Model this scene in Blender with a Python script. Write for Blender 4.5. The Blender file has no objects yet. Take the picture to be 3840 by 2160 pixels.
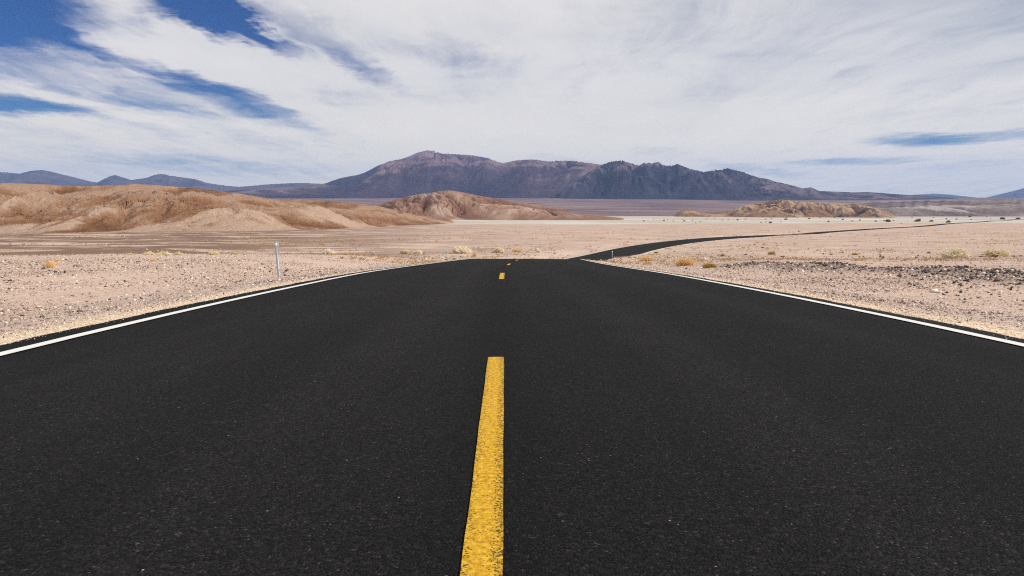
import bpy, math, random
import numpy as np
from mathutils import Vector

sc = bpy.context.scene
COL = sc.collection
R = math.radians

# ------------------------------------------------------------------ camera
F_PX = 2800.0                      # focal length in pixels of the 3840 px wide photograph
PITCH = math.atan(280.0 / F_PX)    # camera tilted down
cam_d = bpy.data.cameras.new('camera')
cam = bpy.data.objects.new('camera', cam_d)
COL.objects.link(cam)
cam_d.sensor_width = 36.0
cam_d.lens = 36.0 * F_PX / 3840.0
cam_d.clip_start = 0.05
cam_d.clip_end = 200000.0
cam.location = (0, 0, 0)
cam.rotation_euler = (R(90) - PITCH, 0, 0)
sc.camera = cam

# ------------------------------------------------------------------ light
SUN_AZ, SUN_EL = R(106), R(36)     # azimuth clockwise from straight ahead: right, a little behind
sun_d = bpy.data.lights.new('sun', 'SUN')
sun = bpy.data.objects.new('sun', sun_d)
COL.objects.link(sun)
sun_d.energy = 5.0
sun_d.angle = R(0.6)
sun_d.color = (1.0, 0.935, 0.84)
sdir = Vector((math.sin(SUN_AZ) * math.cos(SUN_EL), math.cos(SUN_AZ) * math.cos(SUN_EL), math.sin(SUN_EL)))
sun.rotation_euler = sdir.to_track_quat('Z', 'Y').to_euler()

sc.view_settings.view_transform = 'Standard'
sc.view_settings.look = 'None'
sc.view_settings.exposure = 0.0
sc.view_settings.gamma = 1.0
sc.cycles.use_denoising = False
sc.cycles.pixel_filter_type = 'BLACKMAN_HARRIS'
sc.cycles.filter_width = 1.15

# ------------------------------------------------------------------ node helper
class NT:
    def __init__(self, tree):
        self.t = tree
        tree.nodes.clear()
    def n(self, typ, ins=None, **props):
        nd = self.t.nodes.new(typ)
        for k, v in props.items():
            setattr(nd, k, v)
        for k, v in (ins or {}).items():
            self.set(nd, k, v)
        return nd
    def set(self, nd, k, v):
        s = nd.inputs[k]
        if isinstance(v, bpy.types.NodeSocket):
            self.t.links.new(v, s)
        elif isinstance(v, bpy.types.Node):
            self.t.links.new(v.outputs[0], s)
        else:
            s.default_value = v
    def m(self, op, a, b=None, c=None, clamp=False):
        nd = self.t.nodes.new('ShaderNodeMath')
        nd.operation = op
        nd.use_clamp = clamp
        for i, v in enumerate((a, b, c)):
            if v is not None:
                self.set(nd, i, v)
        return nd.outputs[0]
    def vm(self, op, a, b=None, scale=None):
        nd = self.t.nodes.new('ShaderNodeVectorMath')
        nd.operation = op
        self.set(nd, 0, a)
        if b is not None:
            self.set(nd, 1, b)
        if scale is not None:
            self.set(nd, 'Scale', scale)
        return nd.outputs[0]
    def mix(self, fac, a, b, blend='MIX'):
        nd = self.t.nodes.new('ShaderNodeMix')
        nd.data_type = 'RGBA'
        nd.blend_type = blend
        self.set(nd, 0, fac)
        for i, v in ((6, a), (7, b)):
            if isinstance(v, tuple) and len(v) == 3:
                v = v + (1.0,)
            self.set(nd, i, v)
        return nd.outputs[2]
    def ramp(self, fac, stops, interp='LINEAR'):
        nd = self.t.nodes.new('ShaderNodeValToRGB')
        cr = nd.color_ramp
        cr.interpolation = interp
        while len(cr.elements) < len(stops):
            cr.elements.new(0.5)
        for e, (p, c) in zip(cr.elements, stops):
            e.position = p
            e.color = (c, c, c, 1) if not isinstance(c, tuple) else (c + (1,) if len(c) == 3 else c)
        self.set(nd, 0, fac)
        return nd.outputs[0]
    def sstep(self, x, a, b):
        nd = self.t.nodes.new('ShaderNodeMapRange')
        nd.interpolation_type = 'SMOOTHSTEP'
        self.set(nd, 0, x)
        nd.inputs[1].default_value = a
        nd.inputs[2].default_value = b
        return nd.outputs[0]
    def noise(self, vec, scale, detail=4, rough=0.55, dist=0.0, out=0):
        nd = self.n('ShaderNodeTexNoise', {'Vector': vec, 'Scale': scale, 'Detail': detail, 'Roughness': rough, 'Distortion': dist})
        return nd.outputs[out]

def new_mat(name):
    m = bpy.data.materials.new(name)
    m.use_nodes = True
    return m, NT(m.node_tree)

def finish(nt, color, rough=0.9, bump=None, bstr=0.5, bdist=0.02, spec=0.2):
    b = nt.n('ShaderNodeBsdfPrincipled', {'Roughness': rough, 'Specular IOR Level': spec})
    nt.set(b, 'Base Color', color if not (isinstance(color, tuple) and len(color) == 3) else color + (1,))
    if bump is not None:
        bp = nt.n('ShaderNodeBump', {'Strength': bstr, 'Distance': bdist, 'Height': bump})
        nt.set(b, 'Normal', bp.outputs[0])
    o = nt.n('ShaderNodeOutputMaterial')
    nt.t.links.new(b.outputs[0], o.inputs[0])

# ------------------------------------------------------------------ view rays (photo pixel -> direction)
CP, SP = math.cos(PITCH), math.sin(PITCH)
def ray(u, v):
    xc, yc = (u - 1920.0) / F_PX, (1080.0 - v) / F_PX
    return xc, CP + yc * SP, -SP + yc * CP
def ae(u, v):                      # (x/y, z/y) slopes of a sight line
    x, y, z = ray(u, v)
    return x / y, z / y
def ang(u, v):                     # azimuth, elevation in degrees
    a, e = ae(u, v)
    return math.degrees(math.atan(a)), math.degrees(math.atan(e / math.sqrt(1 + a * a)))

# ------------------------------------------------------------------ sky: physical sky under a sheet of cirrus
w = bpy.data.worlds.new('World')
sc.world = w
w.use_nodes = True
nt = NT(w.node_tree)
sky = nt.n('ShaderNodeTexSky', sky_type='NISHITA', sun_disc=False, sun_elevation=SUN_EL, sun_rotation=SUN_AZ,
           altitude=800.0, air_density=1.0, dust_density=0.4, ozone_density=2.5)
gen = nt.n('ShaderNodeTexCoord').outputs['Generated']
sx = nt.n('ShaderNodeSeparateXYZ', {0: gen})
X, Y, Z = sx.outputs
az = nt.m('MULTIPLY', nt.m('ARCTAN2', X, Y), 57.2958)
el = nt.m('MULTIPLY', nt.m('ARCSINE', Z), 57.2958)
zc = nt.m('MAXIMUM', nt.m('ADD', Z, 0.05), 0.03)
P = nt.n('ShaderNodeCombineXYZ', {0: nt.m('DIVIDE', X, zc), 1: nt.m('DIVIDE', Y, zc), 2: 0.0}).outputs[0]
warpP = nt.vm('SCALE', nt.vm('SUBTRACT', nt.noise(P, 0.55, 3, 0.5, out=1), (0.5, 0.5, 0.5)), scale=0.9)
P2 = nt.vm('ADD', P, warpP)
stre = nt.n('ShaderNodeMapping', {'Vector': P2, 'Rotation': (0, 0, R(14)), 'Scale': (1.0, 0.16, 1.0)}).outputs[0]
n_str = nt.noise(stre, 2.3, 11, 0.66, 0.25)
n_fine = nt.noise(stre, 7.0, 6, 0.6, 0.3)
n_big = nt.noise(P2, 0.62, 4, 0.5)
n_puf = nt.noise(P2, 3.0, 9, 0.66, 0.3)
A = nt.n('ShaderNodeCombineXYZ', {0: az, 1: el, 2: 0.0}).outputs[0]
wA = nt.vm('SUBTRACT', nt.noise(stre, 1.6, 5, 0.6, out=1), (0.5, 0.5, 0.5))
wB = nt.vm('SUBTRACT', nt.noise(P2, 2.2, 5, 0.65, out=1), (0.5, 0.5, 0.5))
damp = nt.m('ADD', nt.m('MULTIPLY', nt.sstep(el, 3.0, 13.0), 0.8), 0.2)
A2 = nt.vm('ADD', A, nt.vm('SCALE', nt.vm('MULTIPLY', wA, (10.0, 3.0, 0)), scale=damp))
A2 = nt.vm('ADD', A2, nt.vm('SCALE', nt.vm('MULTIPLY', wB, (5.0, 2.6, 0)), scale=damp))
def blob(u, v, ru, rv, rot, wgt, coord=None):
    a, e = ang(u, v)
    k = 57.2958 / F_PX
    mp = nt.n('ShaderNodeMapping', {'Vector': coord or A2, 'Location': (a, e, 0), 'Rotation': (0, 0, R(-rot)),
                                    'Scale': (ru * k, rv * k, 1)}, vector_type='TEXTURE').outputs[0]
    g = nt.n('ShaderNodeTexGradient', {0: mp}, gradient_type='SPHERICAL').outputs['Fac']
    g = nt.m('SMOOTH_MIN', nt.m('MULTIPLY', g, 1.5), 1.0, 0.3)
    return nt.m('MULTIPLY', g, wgt)
blobs = [  # openings (negative) and thicker banks (positive): centre, radii, tilt, weight
    (90, 15, 480, 85, 0, -1.9), (60, 115, 440, 55, 3, -1.6), (720, 0, 300, 70, 8, -1.5), (890, 75, 200, 66, 30, -1.4), (60, 395, 330, 40, 0, -0.6), (250, 250, 420, 50, 12, -0.5),
    (1040, 160, 190, 40, 28, -1.0), (560, 262, 380, 60, 6, -0.55), (760, 335, 480, 55, 19, -0.62), (60, 396, 260, 34, 0, -0.75),
    (560, 395, 330, 30, 8, -0.5), (950, 385, 380, 34, 20, -0.45), (1230, 150, 330, 90, 30, -0.5), (1440, 290, 260, 50, 22, -0.5), (480, 330, 900, 130, 10, -0.42), (1130, 300, 420, 60, 26, -0.35),
    (1660, 190, 400, 70, 18, -0.45), (900, 520, 700, 60, 8, -0.2), (40, 250, 300, 70, 0, -0.3), (3420, 530, 210, 34, 4, -0.6), (3660, 518, 360, 22, -2, -0.75),
    (3180, 608, 330, 17, 0, -0.72), (2840, 640, 240, 30, 8, -0.5), (3620, 612, 260, 40, -8, -0.3), (2500, 572, 240, 32, 14, -0.3),
    (780, 615, 560, 55, 3, -0.5), (120, 500, 300, 60, 0, -0.25), (2100, 600, 260, 30, 5, -0.3), (3450, 715, 500, 45, 0, -0.22),
    (2700, 110, 400, 170, 10, -0.14), (3300, 120, 500, 150, 0, -0.12), (300, 640, 400, 60, 0, -0.15),
    (520, 150, 700, 130, 8, 0.45), (1080, 250, 420, 90, 10, 0.35), (280, 265, 230, 45, 10, 0.55), (540, 284, 190, 18, 2, 0.45),
    (330, 380, 420, 22, 14, 0.35), (1500, 70, 620, 110, 8, 0.3), (2300, 480, 1100, 160, 4, 0.2), (1500, 500, 900, 130, 3, 0.22), (450, 20, 220, 70, -15, 0.55)]
acc = None
for b in blobs:
    g = blob(*b[:5], b[5] * (0.95 if b[5] < 0 else 1.0))
    acc = g if acc is None else nt.m('ADD', acc, g)
over = nt.sstep(el, 26.0, 60.0)                              # the sheet thins out overhead
back = nt.sstep(nt.m('ABSOLUTE', az), 60.0, 110.0)
cov = nt.m('ADD', 0.93, acc)
cov = nt.m('ADD', cov, nt.m('MULTIPLY', nt.m('SUBTRACT', n_str, 0.5), 1.25))
cov = nt.m('ADD', cov, nt.m('MULTIPLY', nt.m('SUBTRACT', n_puf, 0.5), 0.75))
cov = nt.m('ADD', cov, nt.m('MULTIPLY', nt.m('SUBTRACT', n_fine, 0.5), 0.5))
cov = nt.m('SUBTRACT', cov, nt.m('MULTIPLY', over, 0.35))
cov = nt.m('SUBTRACT', cov, nt.m('MULTIPLY', back, 0.2))
opac = nt.m('MULTIPLY', nt.sstep(cov, -0.45, 1.02), 0.97)
grey = nt.m('ADD', nt.m('MULTIPLY', n_big, 1.0), nt.m('MULTIPLY', n_str, 0.55))
grey = nt.m('ADD', grey, nt.m('MULTIPLY', nt.sstep(az, 5.0, 38.0), nt.m('MULTIPLY', nt.sstep(el, 3.0, 15.0), -0.42)))
cloud = nt.ramp(grey, [(0.34, (5.1, 5.3, 5.7)), (0.55, (7.2, 7.1, 7.05)), (0.76, (8.6, 8.3, 7.95)), (1.0, (9.4, 9.0, 8.5))])
cloud = nt.mix(nt.m('SUBTRACT', 1.0, nt.sstep(el, 2.0, 11.0)), cloud, (12.0, 10.9, 8.9))
blue = nt.mix(1.0, sky.outputs[0], (0.045, 0.255, 0.58), 'MULTIPLY')
blue = nt.mix(nt.m('MULTIPLY', nt.m('SUBTRACT', 1.0, nt.sstep(el, 1.0, 10.0)), 0.75), blue, (1.5, 3.9, 5.6))
colr = nt.mix(opac, blue, cloud)
bg = nt.n('ShaderNodeBackground', {'Color': colr, 'Strength': 0.1})
wo = nt.n('ShaderNodeOutputWorld')
nt.t.links.new(bg.outputs[0], wo.inputs[0])

# ------------------------------------------------------------------ numeric helpers
def sm(x, a, b):
    t = np.clip((x - a) / (b - a), 0, 1)
    return t * t * (3 - 2 * t)
def hsh(ix, iy, seed=0):
    h = (ix.astype(np.int64) * 374761393 + iy.astype(np.int64) * 668265263 + seed * 982451653) & 0xFFFFFFFF
    h = ((h ^ (h >> 13)) * 1274126177) & 0xFFFFFFFF
    h = ((h ^ (h >> 16)) * 2246822519) & 0xFFFFFFFF
    return ((h ^ (h >> 15)) & 0xFFFFFF) / float(0x1000000)
def vn(x, y, seed=0):
    ix, iy = np.floor(x), np.floor(y)
    fx, fy = x - ix, y - iy
    ux, uy = fx * fx * fx * (fx * (fx * 6 - 15) + 10), fy * fy * fy * (fy * (fy * 6 - 15) + 10)
    a, b = hsh(ix, iy, seed), hsh(ix + 1, iy, seed)
    c, d = hsh(ix, iy + 1, seed), hsh(ix + 1, iy + 1, seed)
    return (a + (b - a) * ux + (c - a) * uy + (a - b - c + d) * ux * uy) * 2 - 1
def fbm(x, y, oct=4, seed=0, gain=0.5):
    s, a, t = 0.0, 1.0, 0.0
    for i in range(oct):
        s = s + a * vn(x * 2 ** i + 17.3 * i, y * 2 ** i - 9.1 * i, seed + i)
        t += a
        a *= gain
    return s / t
def ridged(x, y, oct=5, seed=0, gain=0.5):
    s, a, t = 0.0, 1.0, 0.0
    for i in range(oct):
        s = s + a * (1 - np.abs(vn(x * 2 ** i + 3.7 * i, y * 2 ** i + 5.3 * i, seed + i)) * 1.6)
        t += a
        a *= gain
    return s / t
def billow(x, y, oct=3, seed=0, gain=0.45):
    s, a, t = 0.0, 1.0, 0.0
    for i in range(oct):
        q = vn(x * 2.1 ** i + 3.7 * i, y * 2.1 ** i + 5.3 * i, seed + i)
        s = s + a * np.sqrt(q * q + 0.004) * 1.87
        t += a
        a *= gain
    return s / t
def box_blur(A, r0, r1):
    for ax, r in ((0, r0), (1, r1)):
        if r < 1:
            continue
        for _ in range(2):
            pad = [(0, 0), (0, 0)]; pad[ax] = (r + 1, r)
            C = np.cumsum(np.pad(A, pad, mode='edge'), axis=ax)
            n = A.shape[ax]
            hi = np.take(C, np.arange(2 * r + 1, 2 * r + 1 + n), axis=ax); lo = np.take(C, np.arange(0, n), axis=ax)
            A = (hi - lo) / (2 * r + 1)
    return A
def erode(px, py, dx, dy, seed=0):  # gully stripes that run down the slope
    ix, iy = np.floor(px), np.floor(py)
    fx, fy = px - ix, py - iy
    va = np.zeros_like(px); wt = np.zeros_like(px)
    for i in range(-2, 2):
        for j in range(-2, 2):
            hx = hsh(ix - i, iy - j, seed) * 0.5
            hy = hsh(ix - i, iy - j, seed + 91) * 0.5
            qx, qy = fx + i - hx, fy + j - hy
            ww = np.exp(-(qx * qx + qy * qy) * 2.0)
            wt += ww
            va += ww * np.cos((qx * dx + qy * dy) * 2 * math.pi)
    return va / wt

def grid_mesh(name, V, n0, n1, mat, attrs=None, smooth=True):
    me = bpy.data.meshes.new(name)
    i = np.arange(n0 - 1)[:, None] * n1 + np.arange(n1 - 1)[None, :]
    Fq = np.stack([i, i + 1, i + n1 + 1, i + n1], -1).reshape(-1)
    nf = len(Fq) // 4
    me.vertices.add(len(V)); me.vertices.foreach_set('co', V.astype(np.float32).reshape(-1))
    me.loops.add(nf * 4); me.loops.foreach_set('vertex_index', Fq.astype(np.int32))
    me.polygons.add(nf); me.polygons.foreach_set('loop_start', np.arange(0, nf * 4, 4, dtype=np.int32))
    me.update(calc_edges=True)
    if smooth:
        me.polygons.foreach_set('use_smooth', np.ones(nf, dtype=bool))
    for k, v in (attrs or {}).items():
        at_ = me.attributes.new(k, 'FLOAT', 'POINT')
        at_.data.foreach_set('value', np.asarray(v, dtype=np.float32).reshape(-1))
    me.materials.append(mat)
    return me
def poly_mesh(name, V, Fs, mat, smooth=False):
    me = bpy.data.meshes.new(name)
    V = np.asarray(V, dtype=np.float32); Fs = np.asarray(Fs, dtype=np.int32)
    k = Fs.shape[1]
    me.vertices.add(len(V)); me.vertices.foreach_set('co', V.reshape(-1))
    me.loops.add(Fs.size); me.loops.foreach_set('vertex_index', Fs.reshape(-1))
    me.polygons.add(len(Fs)); me.polygons.foreach_set('loop_start', np.arange(0, Fs.size, k, dtype=np.int32))
    me.update(calc_edges=True)
    if smooth:
        me.polygons.foreach_set('use_smooth', np.ones(len(Fs), dtype=bool))
    me.materials.append(mat)
    return me
def link(name, me, parent=None):
    o = bpy.data.objects.new(name, me)
    COL.objects.link(o)
    o.parent = parent
    return o
def tag(o, label, cat, group=None, kind=None):
    o['label'] = label; o['category'] = cat
    if group: o['group'] = group
    if kind: o['kind'] = kind
    return o
def attr(nt, name):
    return nt.n('ShaderNodeAttribute', attribute_name=name).outputs['Fac']

# ------------------------------------------------------------------ road alignment
_ry = np.arange(-60, 1700, 0.5)
_kn = [(-60, -0.4), (-20, -0.72), (0, -0.83), (1.67, -0.846), (4.6, -0.885), (9, -1.025), (13.74, -1.21), (16.8, -1.337), (26, -1.80), (29, -1.955),
       (38, -2.40), (41, -2.55), (47, -2.85), (51.5, -3.09), (57, -3.58), (65, -4.38), (80, -5.5), (90, -6.1), (100, -6.58), (110, -6.95), (118, -7.1), (130, -7.17),
       (150, -7.17), (185, -7.33), (212, -7.45), (260, -7.95), (285, -8.25), (330, -8.5), (400, -8.7), (513, -8.85), (720, -9.05), (1000, -9.6), (1700, -10.8)]
_rz = np.interp(_ry, [k[0] for k in _kn], [k[1] for k in _kn])
def _gs(z, s):
    k = np.exp(-0.5 * (np.arange(-int(3 * s), int(3 * s) + 1) / s) ** 2); k /= k.sum()
    return np.convolve(np.pad(z, len(k) // 2, mode='reflect', reflect_type='odd'), k, 'valid')
_near, _far = _gs(_rz, 3), _gs(_rz, 26)
_b = sm(_ry, 40, 110)
_rz = _near * (1 - _b) + _far * _b
_rz += 0.30 * np.sin((_ry - 318) / 44.0 * 1.0) * sm(_ry, 230, 300) * (0.7 + 0.3 * np.sin(_ry / 71.0))
_rz -= 0.28 * np.exp(-((_ry - 312) / 16.0) ** 2)
def zroad(y):
    return np.interp(y, _ry, _rz)
_c = np.clip(_ry, 14, 285) - 14
_rx = -0.055 - 0.0098 * np.minimum(_ry, 285) + 0.0014 * _c * _c + 0.77 * np.maximum(_ry - 285, 0)
_tw = np.interp(_ry, [0, 20, 30, 39.5, 47, 55, 65, 80, 95, 110, 125, 1700], [0, 0, -0.03, -0.15, -0.36, -0.62, -0.85, -0.75, -0.5, -0.2, 0, 0])
_rx = _rx + _gs(_tw, 14)           # the bend tightens just past the crest
_rdx = np.gradient(_rx, _ry)
def xroad(y):
    y = np.asarray(y, dtype=float)
    return np.interp(y, _ry, _rx)
def dxroad(y):
    y = np.asarray(y, dtype=float)
    return np.interp(y, _ry, _rdx)
def road_coords(x, y):
    s = np.clip(y, -58, 1690).astype(float)
    for _ in range(9):
        d = dxroad(s)
        s = np.clip(s + 0.8 * ((x - xroad(s)) * d + (y - s)) / (1 + d * d), -59, 1690)
    d = dxroad(s)
    t = ((x - xroad(s)) - (y - s) * d) / np.sqrt(1 + d * d)
    t = np.where((s > 1689) | (s < -58.5), np.sign(t + 1e-9) * np.hypot(x - xroad(s), y - s), t)
    return s, t
def bank(y):                       # outer (left) side raised through the right hand bend
    return 0.03 * sm(np.asarray(y, dtype=float), 55, 90) * (1 - sm(np.asarray(y, dtype=float), 230, 330))
LEFT_EDGE, RIGHT_EDGE = -3.55, 3.98
LEFT_LINE, RIGHT_LINE = -3.24, 3.72

_bl = [(-200, -0.8), (-10, -1.0), (0, -1.15), (5, -1.3), (12, -1.55), (21, -1.84), (30, -2.0), (38, -2.13), (45, -2.5), (60, -3.5), (80, -4.9), (100, -6.0), (115, -6.6),
       (150, -7.1), (185, -7.35), (212, -7.5), (285, -8.1), (344, -8.55), (513, -8.8), (720, -9.0), (1000, -9.4), (2000, -11), (2600, -8.5),
       (3000, 1), (4500, 55), (6000, 118), (7500, 150), (30000, 170), (90000, 170)]
_br = [(-200, -0.8), (-10, -1.0), (0, -1.1), (5, -1.25), (12, -1.5), (20, -1.75), (30, -2.1), (40, -2.55), (55, -3.45), (70, -4.25), (100, -5.8), (130, -6.8)] + _bl[13:]
_by = np.concatenate([np.arange(-200, 400, 1.0), np.geomspace(400, 90000, 800)])
def _prof(kn):
    z = np.interp(_by, [k[0] for k in kn], [k[1] for k in kn])
    zs = z.copy()
    zs[:600] = _gs(z[:640], 4)[:600]
    return zs
_pl, _pr = _prof(_bl), _prof(_br)
BERM = [(2.0, 9.0), (12, 11.5), (20.5, 13.6), (23, 12.9), (29, 11.2), (36, 10.6), (60, 14)]
def berm_dist(x, y):
    bx = np.interp(y, [b[0] for b in BERM], [b[1] for b in BERM])
    return x - bx - 0.35 * np.sin(y * 0.9)
def terrain(x, y, full=False):
    x = np.asarray(x, dtype=float); y = np.asarray(y, dtype=float)
    s, t = road_coords(x, y)
    yy = y + 2.2 * vn(x / 9.0, y / 14.0, 5) * sm(y, 15, 40)
    side = sm(x / np.maximum(np.abs(y), 3.0), -0.03, 0.07)
    B = np.interp(yy, _by, _pl) * (1 - side) + np.interp(yy, _by, _pr) * side
    d = np.hypot(x, y)
    B = B + 0.05 * fbm(x / 2.5, y / 2.5, 3, 11) * sm(d, 4, 12)
    B = B + 0.13 * fbm(x / 14., y / 14., 3, 21) * sm(d, 12, 40)
    B = B + 0.30 * fbm(x / 60., y / 60., 3, 31) * sm(d, 90, 260)
    B = B + 0.8 * fbm(x / 300., y / 300., 3, 41) * sm(d, 900, 2200) + 7 * fbm(x / 900., y / 1400., 4, 51) * sm(y, 2500, 4000)
    over_l = np.where(t > 0, t - RIGHT_EDGE, LEFT_EDGE - t)
    zr = zroad(s) - bank(s) * np.clip(t, LEFT_EDGE, RIGHT_EDGE) - 0.045 - 0.095 * np.clip(over_l, 0, 4.0) - 0.06 * sm(-over_l, 0.05, 0.35)
    zr = zr + 0.012 * fbm(x * 1.7, y * 1.7, 2, 61) * sm(over_l, 0.1, 1.0)
    cut = sm(s, 50, 62) * (1 - sm(s, 400, 500)) * (t > 0)          # the inside of the bend runs through a low bank
    wgt = sm(over_l, 1.2, 9.0) * (1 - cut) + sm(over_l, 0.25, 2.4) * cut
    z = zr * (1 - wgt) + B * wgt
    bd = berm_dist(x, y)
    z = z + 0.26 * np.exp(-(bd / 0.75) ** 2) * sm(y, 3, 14) * (1 - sm(y, 30, 38)) * (0.8 + 0.4 * vn(x, y * 1.3, 71))
    return (z, s, t, over_l) if full else z
_rs = np.geomspace(3.0, 6000.0, 3000)
def at(u, v):                      # where the sight line through a photo pixel meets the ground
    a, e = ae(u, v)
    g = e * _rs - terrain(a * _rs, _rs)
    k = np.nonzero(g < 0)[0]
    i = k[0] if len(k) else len(_rs) - 1
    y0, y1 = _rs[max(i - 1, 0)], _rs[i]
    g0, g1 = g[max(i - 1, 0)], g[i]
    yy = y0 + (y1 - y0) * (g0 / (g0 - g1) if g0 != g1 else 0)
    x = a * yy
    return Vector((x, yy, float(terrain(np.array([x]), np.array([yy]))[0])))

# ------------------------------------------------------------------ ground
m_ground, nt = new_mat('desert_ground')
pos = nt.n('ShaderNodeNewGeometry').outputs['Position']
flat = nt.vm('MULTIPLY', pos, (1, 1, 0))
od, var, play, fan, rub = (attr(nt, k) for k in ('road_edge', 'varnish', 'playa', 'fan', 'rubble'))
n1 = nt.noise(flat, 0.9, 6, 0.6)
n2 = nt.noise(flat, 0.06, 6, 0.6, 0.3)
n3 = nt.noise(flat, 14.0, 4, 0.6)
vor = nt.n('ShaderNodeTexVoronoi', {'Vector': flat, 'Scale': 26.0})
vor2 = nt.n('ShaderNodeTexVoronoi', {'Vector': flat, 'Scale': 9.0})
peb = nt.n('ShaderNodeSeparateColor', {0: vor.outputs['Color']}).outputs[0]
peb2 = nt.n('ShaderNodeSeparateColor', {0: vor2.outputs['Color']}).outputs[0]
base = nt.ramp(n1, [(0.3, (0.46, 0.325, 0.255)), (0.5, (0.575, 0.415, 0.33)), (0.7, (0.66, 0.49, 0.385))])
big = nt.ramp(n2, [(0.28, (0.24, 0.155, 0.11)), (0.42, (0.46, 0.325, 0.26)), (0.54, (0.59, 0.43, 0.345)), (0.72, (0.68, 0.515, 0.42))])
base = nt.mix(0.62, base, big)
pebc = nt.ramp(peb, [(0.0, (0.16, 0.125, 0.11)), (0.14, (0.33, 0.25, 0.21)), (0.40, (0.48, 0.355, 0.285)), (0.8, (0.62, 0.49, 0.395)), (1.0, (0.85, 0.76, 0.66))])
base = nt.mix(0.4, base, pebc)
pebd = nt.ramp(peb2, [(0.0, 0.45), (0.1, 1.0), (0.93, 1.0), (1.0, 1.35)])
base = nt.mix(0.6, base, pebd, 'MULTIPLY')
# grey graded shoulder and pale yellow gravel at the asphalt edge
grade = nt.m('MULTIPLY', nt.sstep(od, 0.5, 1.4), nt.m('SUBTRACT', 1.0, nt.sstep(od, 2.2, 4.6)))
greyc = nt.mix(0.5, pebc, (0.46, 0.38, 0.33))
base = nt.mix(nt.m('MULTIPLY', grade, 0.55), base, greyc)
edge = nt.m('SUBTRACT', 1.0, nt.sstep(nt.m('ADD', od, nt.m('MULTIPLY', nt.m('SUBTRACT', n1, 0.5), 1.3)), 0.35, 1.25))
yelc = nt.ramp(peb, [(0.0, (0.33, 0.24, 0.15)), (0.2, (0.60, 0.46, 0.30)), (0.7, (0.78, 0.63, 0.44)), (1.0, (0.90, 0.79, 0.62))])
base = nt.mix(nt.m('MULTIPLY', edge, 0.85), base, yelc)
# brown varnished gravel
vs = nt.noise(nt.vm('MULTIPLY', pos, (0.6, 1, 0)), 0.05, 9, 0.68, 0.8)
vmask = nt.m('MULTIPLY', var, nt.sstep(vs, 0.40, 0.51))
varc = nt.ramp(n1, [(0.3, (0.125, 0.070, 0.047)), (0.7, (0.215, 0.128, 0.088))])
base = nt.mix(nt.m('MULTIPLY', vmask, 0.92), base, varc)
yel_grass = nt.m('MULTIPLY', nt.sstep(nt.noise(flat, 0.21, 6, 0.7), 0.60, 0.70), nt.sstep(nt.n('ShaderNodeSeparateXYZ', {0: pos}).outputs[1], 60, 130))
base = nt.mix(nt.m('MULTIPLY', yel_grass, 0.55), base, (0.50, 0.32, 0.15))
stk = nt.sstep(nt.noise(nt.vm('MULTIPLY', pos, (0.5, 1, 0)), 0.14, 8, 0.72, 0.5), 0.53, 0.64)
base = nt.mix(nt.m('MULTIPLY', nt.m('MULTIPLY', stk, nt.sstep(nt.n('ShaderNodeSeparateXYZ', {0: pos}).outputs[1], 40, 90)), 0.62), base, (0.21, 0.135, 0.095))
# dark stone berm ground, pale basin, purple fan
base = nt.mix(nt.m('MULTIPLY', rub, 0.55), base, nt.mix(peb2, (0.06, 0.05, 0.048), (0.36, 0.28, 0.235)))
pn = nt.noise(nt.vm('MULTIPLY', pos, (0.35, 1, 0)), 0.012, 6, 0.6)
playc = nt.ramp(pn, [(0.38, (0.41, 0.355, 0.285)), (0.52, (0.50, 0.45, 0.38)), (0.64, (0.66, 0.63, 0.58))])
base = nt.mix(play, base, playc)
fn = nt.noise(nt.vm('MULTIPLY', pos, (0.5, 1, 0)), 0.0035, 8, 0.65)
fanc = nt.ramp(fn, [(0.36, (0.115, 0.074, 0.076)), (0.5, (0.19, 0.128, 0.125)), (0.62, (0.27, 0.19, 0.175)), (0.75, (0.44, 0.36, 0.33))])
base = nt.mix(fan, base, fanc)
bh = nt.m('ADD', nt.m('MULTIPLY', vor.outputs['Distance'], -0.5), nt.m('MULTIPLY', n3, 0.8))
finish(nt, base, 0.95, bh, 0.6, 0.02, 0.1)

a_dense = np.linspace(-0.80, 0.80, 820)
a_l = -math.pi + (math.pi - 0.80) * np.linspace(0, 1, 40)[:-1]
angs = np.concatenate([a_l, a_dense, -a_l[::-1]])
rr = np.concatenate([[0.4], np.geomspace(1.2, 5, 40)[:-1], np.geomspace(5, 40, 230)[:-1], np.geomspace(40, 400, 240)[:-1], np.geomspace(400, 18500, 180)])
AA, RR = np.meshgrid(angs, rr, indexing='ij')
gx, gy = (RR * np.sin(AA)).reshape(-1), (RR * np.cos(AA)).reshape(-1)
gz, gs_, gt, god = terrain(gx, gy, True)
ga = gx / np.maximum(gy, 1.0)
var = sm(gy, 36, 60) * (1 - sm(gy, 700, 1200)) * (0.15 + 0.85 * (1 - sm(ga, -0.42 + 0.12 * fbm(gx / 40, gy / 40, 2, 7), 0.08)))
var *= sm(god, 3, 14)
play = sm(gy + 90 * fbm(gx / 200., gy / 200., 3, 8), 600, 720) * sm(ga, -0.25, -0.05)
fan = sm(gy + 500 * fbm(gx / 500., gy / 300., 4, 9), 2000 + 0 * gy, 2750)
rub = np.exp(-(berm_dist(gx, gy) / 1.1) ** 2) * sm(gy, 6, 17) * (1 - sm(gy, 32, 42))
ground = link('ground', grid_mesh('ground', np.stack([gx, gy, gz], -1), len(angs), len(rr), m_ground,
              {'road_edge': god, 'varnish': var, 'playa': play, 'fan': fan, 'rubble': rub}))
tag(ground, 'pinkish stony desert floor running out to a pale basin and purple fan', 'ground', kind='structure')

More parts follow.
